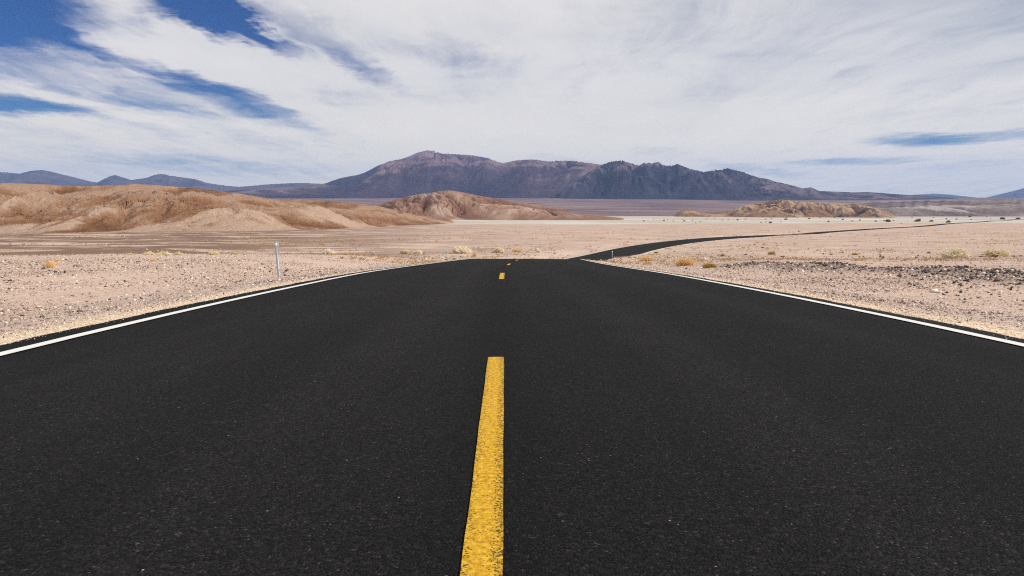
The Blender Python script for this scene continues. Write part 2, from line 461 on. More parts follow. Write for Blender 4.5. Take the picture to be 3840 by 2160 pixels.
# ------------------------------------------------------------------ road
m_asph, nt = new_mat('asphalt')
uv = nt.n('ShaderNodeUVMap', uv_map='road').outputs[0]          # u across in metres, v along in metres
su = nt.n('ShaderNodeSeparateXYZ', {0: uv})
trk = nt.n('ShaderNodeMapping', {'Vector': uv, 'Scale': (1.0, 0.03, 1)}).outputs[0]
nb = nt.noise(trk, 1.3, 5, 0.6)
nc = nt.noise(uv, 0.8, 4, 0.6)
va = nt.n('ShaderNodeTexVoronoi', {'Vector': uv, 'Scale': 135.0})
vac = nt.n('ShaderNodeSeparateColor', {0: va.outputs['Color']})
vb = nt.n('ShaderNodeTexVoronoi', {'Vector': uv, 'Scale': 60.0})
vbc = nt.n('ShaderNodeSeparateColor', {0: vb.outputs['Color']})
col = nt.ramp(vac.outputs[0], [(0.0, (0.0034, 0.0033, 0.0034)), (0.35, (0.0080, 0.0077, 0.0079)), (0.8, (0.0150, 0.0143, 0.0145)), (0.975, (0.024, 0.0225, 0.0222)), (1.0, (0.055, 0.050, 0.048))])
spark = nt.m('MULTIPLY', nt.m('GREATER_THAN', vbc.outputs[0], 0.993), nt.m('LESS_THAN', vb.outputs['Distance'], 0.20))
col = nt.mix(spark, col, nt.mix(vbc.outputs[1], (0.10, 0.085, 0.07), (0.30, 0.28, 0.26)))
col = nt.mix(1.0, col, nt.ramp(nb, [(0.25, 0.78), (0.5, 1.0), (0.75, 1.3)]), 'MULTIPLY')
lane = nt.m('ABSOLUTE', nt.m('SUBTRACT', nt.m('ABSOLUTE', nt.m('SUBTRACT', su.outputs[0], 0.2)), 1.75))   # distance from a lane's middle
tw = nt.m('SUBTRACT', 1.0, nt.sstep(nt.m('ABSOLUTE', nt.m('SUBTRACT', lane, 0.78)), 0.12, 0.42))
col = nt.mix(nt.m('MULTIPLY', tw, nt.m('MULTIPLY', nb, 0.4)), col, nt.mix(1.0, col, (1.75, 1.72, 1.7), 'MULTIPLY'))
seam = nt.m('SUBTRACT', 1.0, nt.sstep(nt.m('ABSOLUTE', nt.m('ADD', su.outputs[0], nt.m('MULTIPLY', nt.m('SUBTRACT', nb, 0.5), 0.25))), 0.05, 0.3))
col = nt.mix(nt.m('MULTIPLY', seam, 0.30), col, (0.004, 0.0036, 0.0034))
col = nt.mix(1.0, col, nt.ramp(nc, [(0.3, 0.88), (0.7, 1.12)]), 'MULTIPLY')
nd = nt.noise(uv, 160.0, 2, 0.6)
hb = nt.m('ADD', nt.m('MULTIPLY', va.outputs['Distance'], -1.0), nt.m('MULTIPLY', nd, 0.5))
finish(nt, col, 0.9, hb, 0.9, 0.006, 0.10)

m_yel, nt = new_mat('worn_yellow_paint')
uv = nt.n('ShaderNodeUVMap', uv_map='road').outputs[0]
su = nt.n('ShaderNodeSeparateXYZ', {0: uv})
wr = nt.noise(uv, 130.0, 4, 0.7)
wr2 = nt.noise(nt.n('ShaderNodeMapping', {'Vector': uv, 'Scale': (1, 0.4, 1)}).outputs[0], 20.0, 4, 0.6)
gv = nt.n('ShaderNodeTexVoronoi', {'Vector': nt.vm('ADD', uv, nt.vm('SCALE', nt.noise(uv, 90.0, 2, 0.5, out=1), scale=0.006)), 'Scale': 210.0})
grain = nt.n('ShaderNodeSeparateColor', {0: gv.outputs['Color']}).outputs[0]
pr = nt.m('MULTIPLY', nt.sstep(su.outputs[0], 0.008, 0.050), 0.42)
pl_ = nt.m('MULTIPLY', nt.sstep(nt.m('MULTIPLY', su.outputs[0], -1.0), 0.018, 0.052), 0.26)
prob = nt.m('ADD', nt.m('ADD', pr, pl_), nt.m('ADD', 0.05, nt.m('MULTIPLY', nt.m('SUBTRACT', wr2, 0.5), 0.6)))
mask = nt.sstep(nt.m('SUBTRACT', prob, grain), -0.04, 0.06)
mask = nt.m('MULTIPLY', mask, 0.85)
yc = nt.ramp(nt.noise(uv, 55.0, 4, 0.6), [(0.3, (0.34, 0.175, 0.008)), (0.5, (0.60, 0.335, 0.016)), (0.7, (0.78, 0.50, 0.045))])
yc = nt.mix(mask, yc, (0.035, 0.026, 0.014))
finish(nt, yc, 0.75, wr, 0.7, 0.004, 0.2)

m_white, nt = new_mat('white_road_paint')
uv = nt.n('ShaderNodeUVMap', uv_map='road').outputs[0]
wr = nt.noise(uv, 60.0, 5, 0.7)
wc = nt.ramp(wr, [(0.27, (0.30, 0.29, 0.28)), (0.36, (0.66, 0.65, 0.62)), (0.7, (0.80, 0.79, 0.76))])
finish(nt, wc, 0.7, wr, 0.4, 0.003, 0.25)

def strip(name, y0, y1, offs, dz, mat, parent=None, jag=0.0, thick=0.0):
    n = 60
    ys = [y0]
    while ys[-1] < y1 - 1e-6:
        ys.append(min(y1, ys[-1] + max(0.12, min(4.0, 0.02 * abs(ys[-1])))))
    ys = np.array(ys)
    nu = len(offs)
    O = np.tile(np.array(offs, dtype=float), (len(ys), 1))
    if jag:
        O[:, 0] += jag * fbm(ys * 2.3, ys * 0 + 3.1, 4, 77, 0.7); O[:, -1] += jag * fbm(ys * 2.3, ys * 0 + 8.1, 4, 78, 0.7)
    d = dxroad(ys)[:, None]; L = np.sqrt(1 + d * d)
    xs = xroad(ys)[:, None] + O / L
    yy = ys[:, None] - O * d / L
    zz = zroad(ys)[:, None] + dz * (1 + np.maximum(ys[:, None], 0) / 20.0) - 0.006 * np.abs(O) - bank(ys)[:, None] * O
    if thick:                       # turn the outer edges down into the shoulder
        xs = np.concatenate([xs[:, :1] - 0.03 / L, xs, xs[:, -1:] + 0.03 / L], 1)
        yy = np.concatenate([yy[:, :1], yy, yy[:, -1:]], 1)
        zz = np.concatenate([zz[:, :1] - thick, zz, zz[:, -1:] - thick], 1)
        O = np.concatenate([O[:, :1] - 0.03, O, O[:, -1:] + 0.03], 1)
        nu += 2
    V = np.stack([xs, yy, zz], -1).reshape(-1, 3)
    me = grid_mesh(name, V, len(ys), nu, mat)
    arc = np.concatenate([[0], np.cumsum(np.hypot(np.diff(ys), np.diff(xroad(ys))))]) + y0
    U = np.stack([O, np.broadcast_to(arc[:, None], O.shape)], -1).reshape(-1, 2)
    l = me.uv_layers.new(name='road')
    idx = np.empty(len(me.loops), dtype=np.int32)
    me.loops.foreach_get('vertex_index', idx)
    l.data.foreach_set('uv', U[idx].astype(np.float32).reshape(-1))
    return link(name, me, parent)
road = strip('road', -40, 1500, list(np.linspace(LEFT_EDGE, RIGHT_EDGE, 13)), 0.0, m_asph, jag=0.045, thick=0.09)
tag(road, 'fresh black two lane asphalt road dipping over a crest and bending right', 'road', kind='structure')
strip('edge_line', -40, 110, [LEFT_LINE - 0.052, LEFT_LINE + 0.052], 0.006, m_white, road, jag=0.004)
strip('edge_line', -40, 110, [RIGHT_LINE - 0.052, RIGHT_LINE + 0.052], 0.006, m_white, road, jag=0.004)
k = 0
while 1.5 + 12.19 * k < 60:
    y0 = 1.55 + 12.19 * k
    strip('centre_dash', y0, y0 + 3.05, [-0.05, -0.017, 0.017, 0.05], 0.003, m_yel, road, jag=0.004)
    k += 1

# ------------------------------------------------------------------ hills and mountains
def ridge_land(name, sky_px, y_front, y_crest, y_back, n_az, n_d, seed, gul=(0.2, 6.0, 4), meander=0.15, big=0.25, front_pow=1.0,
               mat=None, sink=1.5, dirmag=1.3, fine=0.0, shear=0.0, bil=None, roct=5, expo=None):
    pts = [ae(u * 3840 / 2576., v * 3840 / 2576.) for u, v in sky_px]
    pa, pe = np.array([p[0] for p in pts]), np.array([p[1] for p in pts])
    a = np.linspace(pa[0], pa[-1], n_az)
    fn = lambda q: np.interp(a, [ae(k[0] * 3840 / 2576., 0)[0] for k in q], [k[1] for k in q]) if isinstance(q, list) else np.full(n_az, float(q))
    yf, yc, yb = (_gs(fn(q), n_az / 16.0) for q in (y_front, y_crest, y_back))
    es = np.interp(a, pa, pe)
    t1 = np.linspace(0, 1, n_d)
    t = np.broadcast_to(t1[None, :], (n_az, n_d))
    Yg = np.where(t < 0.75, yf[:, None] + (yc - yf)[:, None] * (t / 0.75 * 1.3 - 0.3), yc[:, None] + (yb - yc)[:, None] * ((t - 0.75) / 0.25))
    Xg = a[:, None] * Yg
    S = float(np.mean(yc))
    wx, wy = Xg / S, Yg / S
    f = 1.0 / max(float(np.mean(yc - yf)) / S, 1e-3)          # one unit = depth of the front slope
    px, py = wx * f + 31.7 * seed, wy * f
    zb = terrain(Xg.reshape(-1), Yg.reshape(-1)).reshape(Xg.shape)
    H = np.maximum(es * yc - np.interp(yc, _by, _pr), 0.02 * S * 0.05)[:, None]
    mz = meander * fbm(px * 0.9, py * 0.9, 3, seed) * sm(t, 0.0, 0.18)
    ends = (sm(a, pa[0], pa[0] + 0.06 * (pa[-1] - pa[0])) * (1 - sm(a, pa[-1] - 0.06 * (pa[-1] - pa[0]), pa[-1])))[:, None]
    yn = (Yg - yf[:, None]) / (yc - yf)[:, None] + mz
    yback = (Yg - yc[:, None]) / (yb - yc)[:, None]
    prof = np.clip(yn, 0, 1) ** front_pow
    prof = np.where(yn > 1, 1 - 0.0 * yn, prof)
    prof = prof * (1 - sm(yback, 0.05, 1.0))
    rb = ridged(px * 1.1 + shear * py, py * 1.1, roct, seed + 3)
    prof = prof * ends
    env = sm(prof, 0.0, 0.25)
    h = prof * (1 - big) + big * env * rb * (0.35 + 0.65 * prof)
    bl = 0.5 + 0 * h
    if bil:
        wq = 0.35 * fbm(px * 1.3, py * 1.3, 2, seed + 60)
        bl = billow((px + shear * py + wq) * bil[1], (py + wq) * bil[2], 3, seed + 50)
        h = h + bil[0] * env * (bl - 0.35) * (1.15 - 0.75 * prof)
    g_amp, g_f, g_o = gul
    er = np.zeros_like(h)
    fq, am = g_f, g_amp
    gate = np.hypot(np.gradient(h, axis=0) / np.gradient(px, axis=0), np.gradient(h, axis=1) / np.gradient(py, axis=1))
    gate = sm(gate, 0.12, 0.75)
    for o_ in range(g_o):
        hh = h + er
        gy_ = np.gradient(hh, axis=1) / np.gradient(py, axis=1)
        gx_ = np.gradient(hh, axis=0) / np.gradient(px, axis=0)
        r0 = int(0.30 / (fq * abs(float(np.mean(np.diff(px, axis=0)))))); r1 = int(0.30 / (fq * abs(float(np.mean(np.diff(py, axis=1))))))
        gx_, gy_ = box_blur(gx_, r0, r1), box_blur(gy_, r0, r1)
        mag = np.sqrt(gx_ ** 2 + gy_ ** 2) + 1e-4
        dx, dy = -gy_ / mag * dirmag, gx_ / mag * dirmag
        e = erode(px * fq, py * fq, dx, dy, seed + 10 * o_)
        er = er + am * (e * 0.5 + 0.5 - 0.35 * np.abs(e)) * gate * env * (1 - 0.85 * sm(yback, -0.25, -0.02)) * (1 - sm(yback, 0.0, 0.1))
        fq *= 2.1; am *= 0.45
    h = h + er
    if fine:
        h = h + fine * env * ridged(px * 9, py * 9, 4, seed + 40)
    z = zb - sink + h * H
    tgt = es + np.interp(a, a, 0 * a)
    for it in range(4):                                         # settle the crest at its surveyed height
        cur = np.max(z / Yg, axis=1)  # sight-line slope of the present crest
        df = tgt - cur
        k = (n_az / 60.0, n_az / 130.0, 2.5, 2.0)[it]
        df = _gs(df, k)
        z = z + df[:, None] * Yg * sm(prof, 0.0, 0.9)
    er_n = (er - er.min()) / (np.ptp(er) + 1e-9)
    if bil:
        er_n = 0.35 * er_n + 0.65 * np.clip(bl, 0, 1.2)
    ex = np.ones_like(z)
    if expo:
        ac, hw = ae(expo[0] * 3840 / 2576., 0)[0], expo[1] * 3840 / 2576. / F_PX
        ex = np.exp(-((a[:, None] - ac) / hw) ** 2) * (1 - sm((z - zb) / H, 0.55, 0.9))
    V = np.stack([Xg, Yg, z], -1).reshape(-1, 3)
    me = grid_mesh(name, V, n_az, n_d, mat, {'expo': ex, 'gully': er_n, 'up': np.clip(prof, 0, 1), 'rel': (z - zb) / np.maximum(H, 1e-3)})
    return link(name, me)

def rock_mat(name, dark, mid, pale, fsc, pale_lo=0.0, gul_w=0.5, strata=None, bump=1.0, palecut=(0.5, 0.68), nw=1.0, patch=None):
    m, nt = new_mat(name)
    pos = nt.n('ShaderNodeNewGeometry').outputs['Position']
    nA = nt.noise(pos, fsc, 8, 0.6, 0.4)
    nB = nt.noise(pos, fsc * 6, 6, 0.65)
    nC = nt.noise(pos, fsc * 30, 4, 0.65)
    g, up = attr(nt, 'gully'), attr(nt, 'rel')
    f = nt.m('ADD', nt.m('MULTIPLY', nA, 0.6), nt.m('MULTIPLY', nB, 0.4))
    f = nt.m('ADD', f, nt.m('MULTIPLY', nt.m('SUBTRACT', nC, 0.5), 0.25))
    f = nt.m('ADD', f, nt.m('MULTIPLY', nt.m('SUBTRACT', g, 0.45), gul_w * 0.3))
    c = nt.ramp(f, [(0.30, dark), (0.52, mid), (0.72, tuple(0.5 * (a_ + b_) for a_, b_ in zip(mid, pale)))])
    pm = nt.m('ADD', nt.m('MULTIPLY', nB, 0.45 * nw), nt.m('MULTIPLY', nt.m('SUBTRACT', 1.0, up), pale_lo))
    pm = nt.m('ADD', pm, nt.m('MULTIPLY_ADD', nA, 0.55 * nw, 0.5 - 0.5 * nw))
    pm = nt.m('ADD', pm, nt.m('MULTIPLY', nt.m('SUBTRACT', g, 0.62 if gul_w > 1 else 0.45), gul_w * 0.7))
    pm = nt.m('SUBTRACT', pm, nt.m('MULTIPLY', nt.m('SUBTRACT', 1.0, attr(nt, 'expo')), 0.45))
    c = nt.mix(nt.m('MULTIPLY', nt.sstep(pm, *palecut), 0.85), c, pale)
    if strata:
        sv = nt.n('ShaderNodeMapping', {'Vector': pos, 'Rotation': (R(strata[1]), R(strata[2]), 0), 'Scale': (0.12, 0.12, 1)}).outputs[0]
        ns = nt.noise(sv, strata[0], 4, 0.6, 0.3)
        c = nt.mix(strata[3], c, nt.ramp(ns, [(0.35, 0.45), (0.5, 1.0), (0.65, 1.5)]), 'MULTIPLY')
    if patch:
        np_ = nt.noise(pos, patch[0], 5, 0.6, 0.5)
        c = nt.mix(nt.m('MULTIPLY', nt.sstep(np_, patch[1], patch[1] + 0.07), 0.85), c, patch[2])
    c = nt.mix(1.0, c, nt.ramp(nC, [(0.3, 0.78), (0.5, 1.0), (0.7, 1.2)]), 'MULTIPLY')
    finish(nt, c, 0.95, nt.m('ADD', nB, nt.m('MULTIPLY', nC, 0.6)), 0.9, bump, 0.1)
    return m

m_brown = rock_mat('brown_badland', (0.12, 0.058, 0.030), (0.215, 0.112, 0.060), (0.40, 0.285, 0.215), 0.03, pale_lo=1.0, gul_w=2.0, bump=1.4, palecut=(1.24, 1.50), nw=1.5)
m_cone = rock_mat('red_brown_badland', (0.14, 0.068, 0.045), (0.215, 0.113, 0.076), (0.38, 0.265, 0.20), 0.014, pale_lo=0.12, gul_w=1.6, bump=1.2, palecut=(0.74, 0.96))
m_gold = rock_mat('golden_badland', (0.14, 0.076, 0.042), (0.27, 0.155, 0.084), (0.44, 0.30, 0.19), 0.010, pale_lo=0.0, gul_w=0.55, bump=5.0, palecut=(0.54, 0.66), patch=(0.010, 0.57, (0.05, 0.038, 0.032)))
m_bench = rock_mat('purple_bench', (0.095, 0.065, 0.06), (0.15, 0.105, 0.095), (0.44, 0.385, 0.34), 0.003, pale_lo=0.10, gul_w=1.3, bump=2.0, palecut=(0.58, 0.78), nw=0.5)
m_mount = rock_mat('purple_rock', (0.014, 0.010, 0.020), (0.054, 0.034, 0.046), (0.19, 0.125, 0.130), 0.0013, gul_w=0.9, strata=(0.010, 18, 8, 0.45), bump=18.0, palecut=(0.63, 0.76))
m_massif = rock_mat('dark_rock', (0.012, 0.011, 0.019), (0.040, 0.032, 0.044), (0.17, 0.125, 0.130), 0.0013, pale_lo=0.08, gul_w=0.5, strata=(0.011, 30, -26, 0.5), bump=20.0, palecut=(0.62, 0.72))
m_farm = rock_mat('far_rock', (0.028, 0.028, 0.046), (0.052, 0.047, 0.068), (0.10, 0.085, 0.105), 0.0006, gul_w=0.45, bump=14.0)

LH = [(-620, 470), (-400, 462), (-260, 458), (-150, 455), (-60, 458), (0, 460), (100, 463), (200, 468), (300, 466), (330, 462), (400, 466), (500, 474), (600, 487), (700, 503), (740, 501), (790, 503), (850, 508), (900, 512), (950, 518),
      (1000, 530), (1050, 540), (1100, 548), (1150, 556), (1200, 565)]
o = ridge_land('hills', LH, [(-620, 300), (0, 310), (600, 340), (900, 430), (1150, 650)], [(-620, 440), (0, 450), (600, 480), (900, 570), (1150, 790)],
               [(-620, 700), (1150, 1100)], 1300, 420, 3, gul=(0.30, 3.0, 5), bil=(0.30, 8.0, 2.2), roct=4, shear=-0.45, meander=0.22, big=0.34, front_pow=1.35, mat=m_brown, sink=1.0, fine=0.0)
tag(o, 'low tan brown eroded hills on the left with pale gullied foot slopes', 'hills', kind='structure')
MH = [(800, 548), (860, 538), (900, 530), (930, 521), (960, 513), (1000, 500), (1030, 493), (1060, 488), (1090, 484), (1110, 480), (1130, 479), (1150, 481), (1180, 487), (1210, 493), (1250, 500), (1300, 508), (1350, 515), (1400, 524), (1430, 531), (1470, 538), (1520, 544), (1560, 548), (1620, 555)]
o = ridge_land('hills', MH, 1060, [(800, 1250), (1130, 1340), (1620, 1200)], 1800, 700, 300, 8, gul=(0.20, 3.0, 5), bil=(0.40, 5.5, 1.7), roct=3, shear=0.35, meander=0.22, big=0.30, front_pow=1.3, mat=m_cone, sink=1.5, fine=0.0)
tag(o, 'low red brown cone shaped hill in front of the purple mountain', 'hills', kind='structure')
GH = [(1690, 538), (1710, 532), (1725, 528), (1745, 528), (1760, 534), (1800, 535), (1840, 529), (1870, 519), (1900, 512), (1930, 507), (1960, 502), (1985, 503), (2005, 507), (2060, 510), (2100, 511), (2150, 512), (2180, 518), (2215, 527), (2250, 540), (2280, 545)]
o = ridge_land('hills', GH, [(1690, 2300), (1900, 2050), (2280, 1900)], [(1690, 2450), (1960, 2500), (2280, 2200)], 2900, 560, 260, 5, gul=(0.40, 2.6, 5), bil=(0.45, 5.0, 2.4), roct=4, meander=0.3, big=0.6, front_pow=1.0, mat=m_gold, sink=2.0, fine=0.02)
tag(o, 'rugged golden badland hills with dark outcrops on the far flat at right', 'hills', kind='structure')
BH = [(2080, 520), (2140, 511), (2200, 506), (2300, 504), (2400, 503), (2500, 503), (2576, 502), (2700, 500), (3100, 502)]
o = ridge_land('hills', BH, [(2080, 2800), (2250, 2450), (3100, 2150)], [(2080, 3250), (2250, 2950), (3100, 2700)], 4600, 560, 160, 12, gul=(0.06, 3.0, 2), bil=(0.34, 5.0, 0.6), roct=2, expo=(2390, 110), meander=0.12, big=0.2, front_pow=0.75, mat=m_bench, sink=2.0, shear=0.9)
tag(o, 'long low purple brown bench with pale striped gullies at the right edge', 'hills', kind='structure')

MM = [(480, 486), (560, 481), (640, 475), (700, 472), (750, 469), (785, 465), (805, 463), (820, 461), (835, 455), (860, 447), (900, 440), (920, 433), (950, 417), (980, 405), (1010, 400), (1030, 393), (1050, 384), (1075, 378), (1090, 380), (1110, 386), (1150, 388), (1190, 391), (1230, 398), (1265, 410), (1300, 403), (1340, 401),
      (1380, 406), (1440, 405), (1480, 411), (1500, 414), (1540, 418), (1600, 424), (1700, 440), (1800, 462), (1900, 490)]
o = ridge_land('mountains', MM, 5600, [(480, 8000), (780, 8200), (1075, 9000), (1900, 8600)], 11500, 1050, 440, 21, gul=(0.46, 1.9, 6), roct=3, meander=0.22, big=0.42, front_pow=1.3, mat=m_mount, sink=15, fine=0.0)
tag(o, 'broad purple brown mountain with the highest rounded summit, in the middle', 'mountain', kind='structure')
MR = [(1380, 502), (1395, 492), (1410, 478), (1440, 458), (1470, 440), (1500, 422), (1530, 408), (1550, 405), (1565, 404), (1590, 412), (1608, 417), (1616, 412), (1625, 409), (1640, 411), (1655, 407), (1670, 416), (1690, 417), (1705, 413), (1722, 420), (1740, 426), (1755, 429), (1770, 433), (1785, 430), (1800, 428), (1815, 427),
      (1830, 423), (1850, 428), (1870, 433), (1885, 439), (1910, 447), (1930, 450), (1950, 457), (1975, 462), (2000, 468), (2020, 474), (2040, 471), (2060, 480), (2100, 482), (2150, 484), (2180, 483), (2250, 488), (2330, 493), (2400, 498), (2460, 502)]
o = ridge_land('mountains', MR, [(1380, 5700), (1700, 5600), (2460, 5300)], [(1380, 6600), (1600, 7300), (2460, 6300)], 9500, 900, 440, 33, gul=(0.56, 1.8, 6), roct=4, meander=0.2, big=0.42, front_pow=1.1, mat=m_massif, sink=12, fine=0.0, shear=0.6)
tag(o, 'dark craggy grey purple mountain ridge falling away to the right', 'mountain', kind='structure')
ML = [(-700, 470), (-500, 445), (-300, 452), (-120, 440), (0, 433), (20, 434), (50, 437), (75, 430), (95, 428), (110, 428), (130, 432), (150, 437), (190, 447), (230, 457), (245, 459), (262, 450), (275, 444), (290, 440), (308, 446), (330, 453), (350, 450), (370, 447), (388, 440), (405, 437), (425, 441),
      (450, 445), (490, 450), (520, 460), (560, 466), (600, 470), (640, 467), (670, 464), (700, 462), (730, 461), (760, 460), (800, 462), (820, 463), (880, 470), (960, 490)]
o = ridge_land('mountains', ML, 8500, 12000, 14500, 900, 170, 44, gul=(0.30, 2.2, 5), roct=3, meander=0.2, big=0.36, front_pow=1.2, mat=m_farm, sink=15, fine=0.0)
tag(o, 'blue hazed line of separate low peaks behind the brown hills at left', 'mountain', kind='structure')
MF = [(2240, 500), (2270, 493), (2300, 490), (2350, 487), (2390, 490), (2420, 493), (2460, 497), (2480, 497), (2505, 491), (2530, 485), (2555, 479), (2576, 473), (2650, 455), (2750, 445), (2900, 449), (3100, 464), (3400, 488), (3600, 500)]
o = ridge_land('mountains', MF, 12500, 15500, 17800, 620, 130, 55, gul=(0.3, 2, 5), meander=0.15, big=0.3, mat=m_farm, sink=15)
tag(o, 'faint pale blue mountains on the horizon at the right edge', 'mountain', kind='structure')

# ------------------------------------------------------------------ air
m_haze = bpy.data.materials.new('haze'); m_haze.use_nodes = True
nt = NT(m_haze.node_tree)
pv = nt.n('ShaderNodeVolumePrincipled', {'Color': (0.34, 0.53, 1.0, 1), 'Density': 4.9e-5, 'Anisotropy': 0.1})
mo = nt.n('ShaderNodeOutputMaterial'); nt.t.links.new(pv.outputs[0], mo.inputs[1])
hx, hy0, hy1, h0, h1 = 19500., -19500., 19500., -14., 1150.
hv = [(-hx, hy0, h0), (hx, hy0, h0), (hx, hy1, h0), (-hx, hy1, h0), (-hx, hy0, h1), (hx, hy0, h1), (hx, hy1, h1), (-hx, hy1, h1)]
hf = [(3, 2, 1, 0), (4, 5, 6, 7), (0, 1, 5, 4), (1, 2, 6, 5), (2, 3, 7, 6), (3, 0, 4, 7)]
haze = link('haze', poly_mesh('haze', hv, hf, m_haze))
tag(haze, 'thin blue haze softening the far mountains', 'haze', kind='stuff')

# ------------------------------------------------------------------ loose stones
rng = np.random.default_rng(7)
OCT = np.array([(1, 0, 0), (-1, 0, 0), (0, 1, 0), (0, -1, 0), (0, 0, 1), (0, 0, -1)], dtype=float)
OCF = np.array([(0, 2, 4), (2, 1, 4), (1, 3, 4), (3, 0, 4), (2, 0, 5), (1, 2, 5), (3, 1, 5), (0, 3, 5)])
def ico(sub=1):
    import bmesh
    bm = bmesh.new(); bmesh.ops.create_icosphere(bm, subdivisions=sub, radius=1.0)
    V = np.array([v.co[:] for v in bm.verts]); Fs = np.array([[v.index for v in f.verts] for f in bm.faces])
    bm.free()
    return V, Fs
ICO = ico(1)
def stones(name, x, y, size, tint, mat, base=None, flat=0.6, sinkf=0.25, z=None):
    bv, bf = base or (OCT, OCF)
    n, k = len(x), len(bv)
    V = np.repeat(bv[None], n, 0) * (1 + rng.uniform(-0.38, 0.38, (n, k, 1)))
    V += rng.normal(0, 0.12, V.shape)
    V *= np.stack([rng.uniform(0.7, 1.35, n), rng.uniform(0.6, 1.1, n), rng.uniform(0.35, 0.85, n) * flat / 0.6], -1)[:, None, :]
    tilt = rng.normal(0, 0.35, n)
    c, s = np.cos(tilt)[:, None], np.sin(tilt)[:, None]
    V = np.stack([V[..., 0] * c - V[..., 2] * s, V[..., 1], V[..., 0] * s + V[..., 2] * c], -1)
    r = rng.uniform(0, 6.283, n)
    c, s = np.cos(r)[:, None], np.sin(r)[:, None]
    V = np.stack([V[..., 0] * c - V[..., 1] * s, V[..., 0] * s + V[..., 1] * c, V[..., 2]], -1) * size[:, None, None]
    z = terrain(x, y) if z is None else z
    V += np.stack([x, y, z + size * (0.5 - sinkf) * 0.6], -1)[:, None, :]
    Fs = (bf[None] + (np.arange(n) * k)[:, None, None]).reshape(-1, 3)
    me = poly_mesh(name, V.reshape(-1, 3), Fs, mat)
    a_ = me.attributes.new('tint', 'FLOAT', 'POINT')
    a_.data.foreach_set('value', np.repeat(tint, k).astype(np.float32))
    return me
m_stone, nt = new_mat('desert_stone')
tn = attr(nt, 'tint')
pos = nt.n('ShaderNodeNewGeometry').outputs['Position']
nz = nt.noise(pos, 40.0, 4, 0.6)
c = nt.ramp(tn, [(0.0, (0.045, 0.038, 0.038)), (0.14, (0.12, 0.095, 0.088)), (0.26, (0.30, 0.22, 0.185)), (0.5, (0.50, 0.365, 0.30)),
                 (0.68, (0.62, 0.47, 0.385)), (0.80, (0.74, 0.60, 0.48)), (0.86, (0.78, 0.63, 0.44)), (0.96, (0.80, 0.66, 0.48)), (1.0, (0.86, 0.80, 0.72))])
c = nt.mix(1.0, c, nt.ramp(nz, [(0.3, 0.8), (0.7, 1.15)]), 'MULTIPLY')
finish(nt, c, 0.9, nz, 0.4, 0.004, 0.2)

def scatter(n, side, y0, y1):
    y = np.exp(rng.uniform(math.log(y0), math.log(y1), n * 2))
    amax = 0.76
    x = side * rng.uniform(0, 1, n * 2) * amax * y
    s, t = road_coords(x, y)
    od = np.where(t > 0, t - RIGHT_EDGE, LEFT_EDGE - t)
    k = np.nonzero(od > 0.0)[0][:n]
    return x[k], y[k], od[k]
xs_, ys_, ss_, ts_ = [], [], [], []
for side, n in ((-1, 75000), (1, 75000)):
    x, y, od = scatter(n, side, 3.2, 75)
    clump = np.clip(0.5 + 0.9 * fbm(x / 3.0, y / 3.0, 3, 301), 0, 1)
    size = 0.0056 * (rng.pareto(2.5, len(x)) + 1) * (0.7 + 0.5 * clump) * np.clip(y / 9.0, 0.75, 3.2) ** 0.8
    size = np.minimum(size, 0.045)
    tint = np.clip(rng.beta(2.0, 2.2, len(x)) * 0.80, 0, 0.82)
    dark = rng.uniform(0, 1, len(x)) < 0.08
    tint = np.where(dark, rng.uniform(0, 0.2, len(x)), tint)
    white = rng.uniform(0, 1, len(x)) < 0.08
    tint = np.where(white, rng.uniform(0.96, 1.0, len(x)), tint)
    ne = rng.uniform(0, 1, len(x)) < np.clip(1.2 - od / 1.1, 0, 0.9)
    tint = np.where(ne, rng.uniform(0.62, 0.97, len(x)), tint)
    size = np.where(od < 1.4, np.minimum(size, 0.0105 + 0.0006 * y), size)
    graded = (od > 1.3) & (od < 4.0)
    size = np.where(graded, size * 0.8, size)
    keep = rng.uniform(0, 1, len(x)) < (0.35 + 0.65 * clump)
    xs_.append(x[keep]); ys_.append(y[keep]); ss_.append(size[keep]); ts_.append(tint[keep])
# a coarser drift of cobbles along the rim left of the road
n = 1500
y = rng.normal(27.0, 2.6, n); x = -rng.uniform(0.22, 0.74, n) * y
xs_.append(x); ys_.append(y); ss_.append(0.013 * (rng.pareto(2.2, n) + 1).clip(0, 4.5)); ts_.append(np.where(rng.uniform(0, 1, n) < 0.4, rng.uniform(0.0, 0.22, n), rng.uniform(0.3, 1.0, n)))
# sparser, larger stones out on the plain
n = 26000
y = np.exp(rng.uniform(math.log(70), math.log(330), n)); x = rng.uniform(-0.72, 0.72, n) * y
s, t = road_coords(x, y)
k_ = (np.where(t > 0, t - RIGHT_EDGE, LEFT_EDGE - t) > 0.4) & (fbm(x / 16., y / 16., 3, 404) > -0.05)
x, y = x[k_], y[k_]
xs_.append(x); ys_.append(y); ss_.append(np.minimum(0.035 * (rng.pareto(2.2, len(x)) + 1), 0.2)); ts_.append(np.where(rng.uniform(0, 1, len(x)) < 0.45, rng.uniform(0.02, 0.24, len(x)), rng.uniform(0.3, 0.97, len(x))))
zs_ = [terrain(a_, b_) for a_, b_ in zip(xs_, ys_)]
n = 2000                           # grit spilled over the pavement edges
yr = np.exp(rng.uniform(math.log(2.5), math.log(45), n)); lf = rng.uniform(0, 1, n) < 0.5
tt = np.where(lf, LEFT_EDGE, RIGHT_EDGE) + np.where(lf, 1, -1) * (rng.exponential(0.035, n) - 0.03)
dd = dxroad(yr); LL = np.sqrt(1 + dd * dd)
xs_.append(xroad(yr) + tt / LL); ys_.append(yr - tt * dd / LL); zs_.append(zroad(yr) - 0.006 * np.abs(tt) - bank(yr) * tt)
